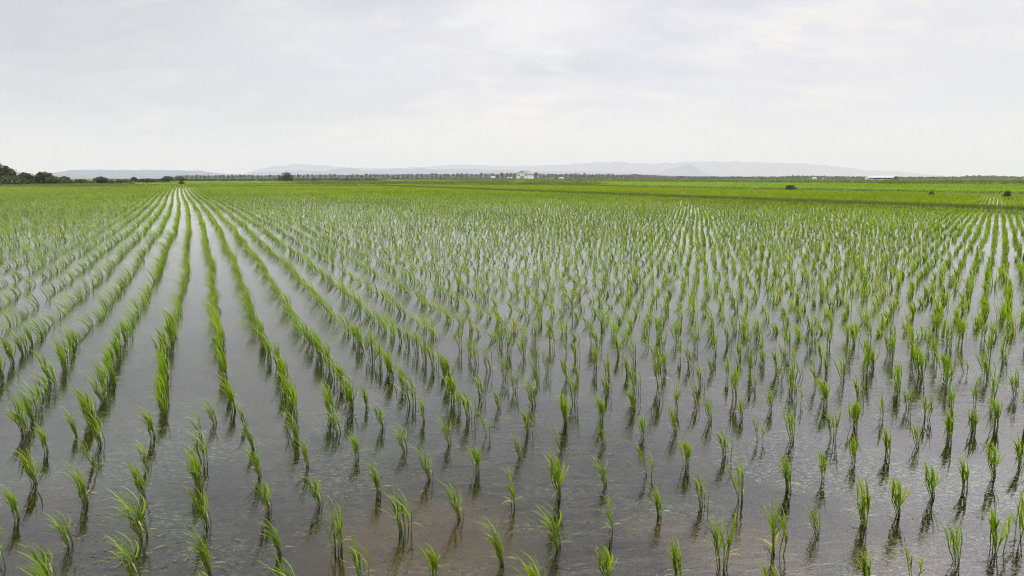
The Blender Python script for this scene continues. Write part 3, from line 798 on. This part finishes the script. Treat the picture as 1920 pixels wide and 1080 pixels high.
ridge([(95,334),(117,327),(140,325),(160,322),(175,319),(212,319),(230,321),(250,319),(270,321),(287,319),(332,319.5),(350,321.5),(370,320),(400,325),(440,326.5),(475,328),(540,330),(600,334)], 4600, 700, 1)
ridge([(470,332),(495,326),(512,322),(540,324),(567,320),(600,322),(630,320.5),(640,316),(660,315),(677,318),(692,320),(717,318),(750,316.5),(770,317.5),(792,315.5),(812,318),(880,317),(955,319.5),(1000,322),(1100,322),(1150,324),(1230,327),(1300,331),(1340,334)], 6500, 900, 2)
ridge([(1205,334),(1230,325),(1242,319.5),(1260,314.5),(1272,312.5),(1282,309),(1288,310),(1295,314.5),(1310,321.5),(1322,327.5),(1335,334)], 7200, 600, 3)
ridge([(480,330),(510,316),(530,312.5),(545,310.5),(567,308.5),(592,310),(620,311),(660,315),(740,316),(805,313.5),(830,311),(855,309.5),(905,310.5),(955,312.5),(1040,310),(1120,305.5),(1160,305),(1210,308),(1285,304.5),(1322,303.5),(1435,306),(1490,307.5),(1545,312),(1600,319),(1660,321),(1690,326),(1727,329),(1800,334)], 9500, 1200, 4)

# ------------------------------------------------------------------ air
hz, nt, out = newmat('haze'); n = N(nt)
pv = n('ShaderNodeVolumePrincipled', ins={'Color': c4(.79, .765, .81), 'Density': 1.95e-4, 'Anisotropy': .0})
nt.links.new(pv.outputs[0], out.inputs['Volume'])
mb = MB(); mb.box(-12500, 12500, -1500, 11500, -1.1, 330)
tag(link('haze', mb.mesh('haze', hz)), 'pale air that fades the far hills', 'haze', kind='stuff')

# ------------------------------------------------------------------ sky and sun (overcast)
SUN_EL, SUN_ROT = math.radians(46), math.radians(40)
w = bpy.data.worlds.new("World"); scene.world = w; w.use_nodes = True
nt = w.node_tree; nt.nodes.clear(); n = N(nt)
out = nt.nodes.new('ShaderNodeOutputWorld')
sky = n('ShaderNodeTexSky', sky_type='NISHITA', sun_disc=False, sun_elevation=SUN_EL, sun_rotation=SUN_ROT)
d = n('ShaderNodeTexCoord').outputs['Generated']
sx = n('ShaderNodeSeparateXYZ', ins={0: d})
z = n.math('MAXIMUM', sx.outputs[2], 0.0)
zz = n.math('ADD', z, .24)
pl = n('ShaderNodeCombineXYZ', ins={0: n.math('DIVIDE', sx.outputs[0], zz), 1: n.math('DIVIDE', sx.outputs[1], zz), 2: 0.3}).outputs[0]
c1 = n.noise(n.mapping(pl, (.8, 1.0, 1)), 1.5, 5, .5, .5).outputs[0]
c2 = n.noise(n.mapping(pl, (1.0, 1.8, 1)), 4.0, 6, .55, .5).outputs[0]
cl = n.math('ADD', n.math('MULTIPLY', c1, .7), n.math('MULTIPLY', c2, .3))
col = n.ramp(cl, [(.39, (.58,.60,.69)), (.46, (.69,.69,.77)), (.53, (.78,.77,.82)), (.60, (.90,.87,.83))])
low = n.smooth(z, .0, .15)
col = n.mix(low, c4(.885, .86, .82), col)
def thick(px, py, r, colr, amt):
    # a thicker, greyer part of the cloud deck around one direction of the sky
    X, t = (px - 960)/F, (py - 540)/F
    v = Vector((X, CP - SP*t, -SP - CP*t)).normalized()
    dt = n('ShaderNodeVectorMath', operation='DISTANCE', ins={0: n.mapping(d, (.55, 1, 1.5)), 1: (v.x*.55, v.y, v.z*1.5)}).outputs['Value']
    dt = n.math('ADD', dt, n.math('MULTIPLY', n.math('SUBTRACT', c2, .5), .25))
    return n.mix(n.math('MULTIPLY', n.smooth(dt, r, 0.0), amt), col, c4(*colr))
col = thick(900, -455, .42, (.40, .41, .45), .85)  # unseen cloud above the frame, added to darken its reflection in near water
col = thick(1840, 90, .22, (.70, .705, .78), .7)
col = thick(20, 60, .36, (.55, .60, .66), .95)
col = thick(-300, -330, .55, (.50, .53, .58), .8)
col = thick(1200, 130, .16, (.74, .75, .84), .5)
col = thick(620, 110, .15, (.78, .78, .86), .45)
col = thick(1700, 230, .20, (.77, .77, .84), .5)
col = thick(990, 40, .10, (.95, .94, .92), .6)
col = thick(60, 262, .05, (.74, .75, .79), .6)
up = n.math('ADD', 1.0, n.math('ADD', n.math('MULTIPLY', n.smooth(z, .26, .85), 1.7), n.math('MULTIPLY', n.math('MULTIPLY', n.smooth(z, .23, .29), n.smooth(z, .46, .32)), .5)))  # includes a bright band just above the frame, added to brighten the water
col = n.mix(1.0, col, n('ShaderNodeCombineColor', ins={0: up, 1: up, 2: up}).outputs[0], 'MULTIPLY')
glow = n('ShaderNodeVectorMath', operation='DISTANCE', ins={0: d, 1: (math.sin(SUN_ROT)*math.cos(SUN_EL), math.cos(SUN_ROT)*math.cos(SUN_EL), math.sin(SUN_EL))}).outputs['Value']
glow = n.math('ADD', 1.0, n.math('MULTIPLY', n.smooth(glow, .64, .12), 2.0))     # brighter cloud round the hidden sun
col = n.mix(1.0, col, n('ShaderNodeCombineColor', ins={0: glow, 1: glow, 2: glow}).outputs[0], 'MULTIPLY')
S_ = .1
col = n.mix(1.0, col, c4(1/S_, 1/S_, 1/S_), 'MULTIPLY')
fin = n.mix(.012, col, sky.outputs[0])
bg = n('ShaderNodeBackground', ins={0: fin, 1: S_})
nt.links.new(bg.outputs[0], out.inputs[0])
ld = bpy.data.lights.new('sun', 'SUN'); ld.energy = 1.5; ld.angle = math.radians(14); ld.color = (1, .96, .9)
lo = bpy.data.objects.new('sun', ld); COL.objects.link(lo)
sd = Vector((math.sin(SUN_ROT)*math.cos(SUN_EL), math.cos(SUN_ROT)*math.cos(SUN_EL), math.sin(SUN_EL)))
lo.rotation_euler = sd.to_track_quat('Z', 'Y').to_euler(); lo.location = (0, 0, 50)

# ------------------------------------------------------------------ camera and render
cd = bpy.data.cameras.new('camera'); cd.sensor_width = 36; cd.lens = F/1920*36
cd.clip_start = .05; cd.clip_end = 40000
co = bpy.data.objects.new('camera', cd); COL.objects.link(co)
co.location = (0, 0, CAM_H); co.rotation_euler = (PI/2 - PITCH, 0, 0)
scene.camera = co
scene.render.engine = 'CYCLES'
cy = scene.cycles
cy.use_denoising = True; cy.denoising_prefilter = 'FAST'; cy.filter_width = 1.1; cy.max_bounces = 8; cy.transparent_max_bounces = 12; cy.volume_bounces = 1
cy.caustics_reflective = False; cy.caustics_refractive = False; cy.sample_clamp_indirect = 6
vs = scene.view_settings
vs.view_transform = 'Standard'; vs.look = 'None'; vs.exposure = .1; vs.gamma = 1; vs.use_curve_mapping = False
print('SINGLES', len(single), 'REST', len(rest_near), 'FAR', len(farx), 'poplars', i)
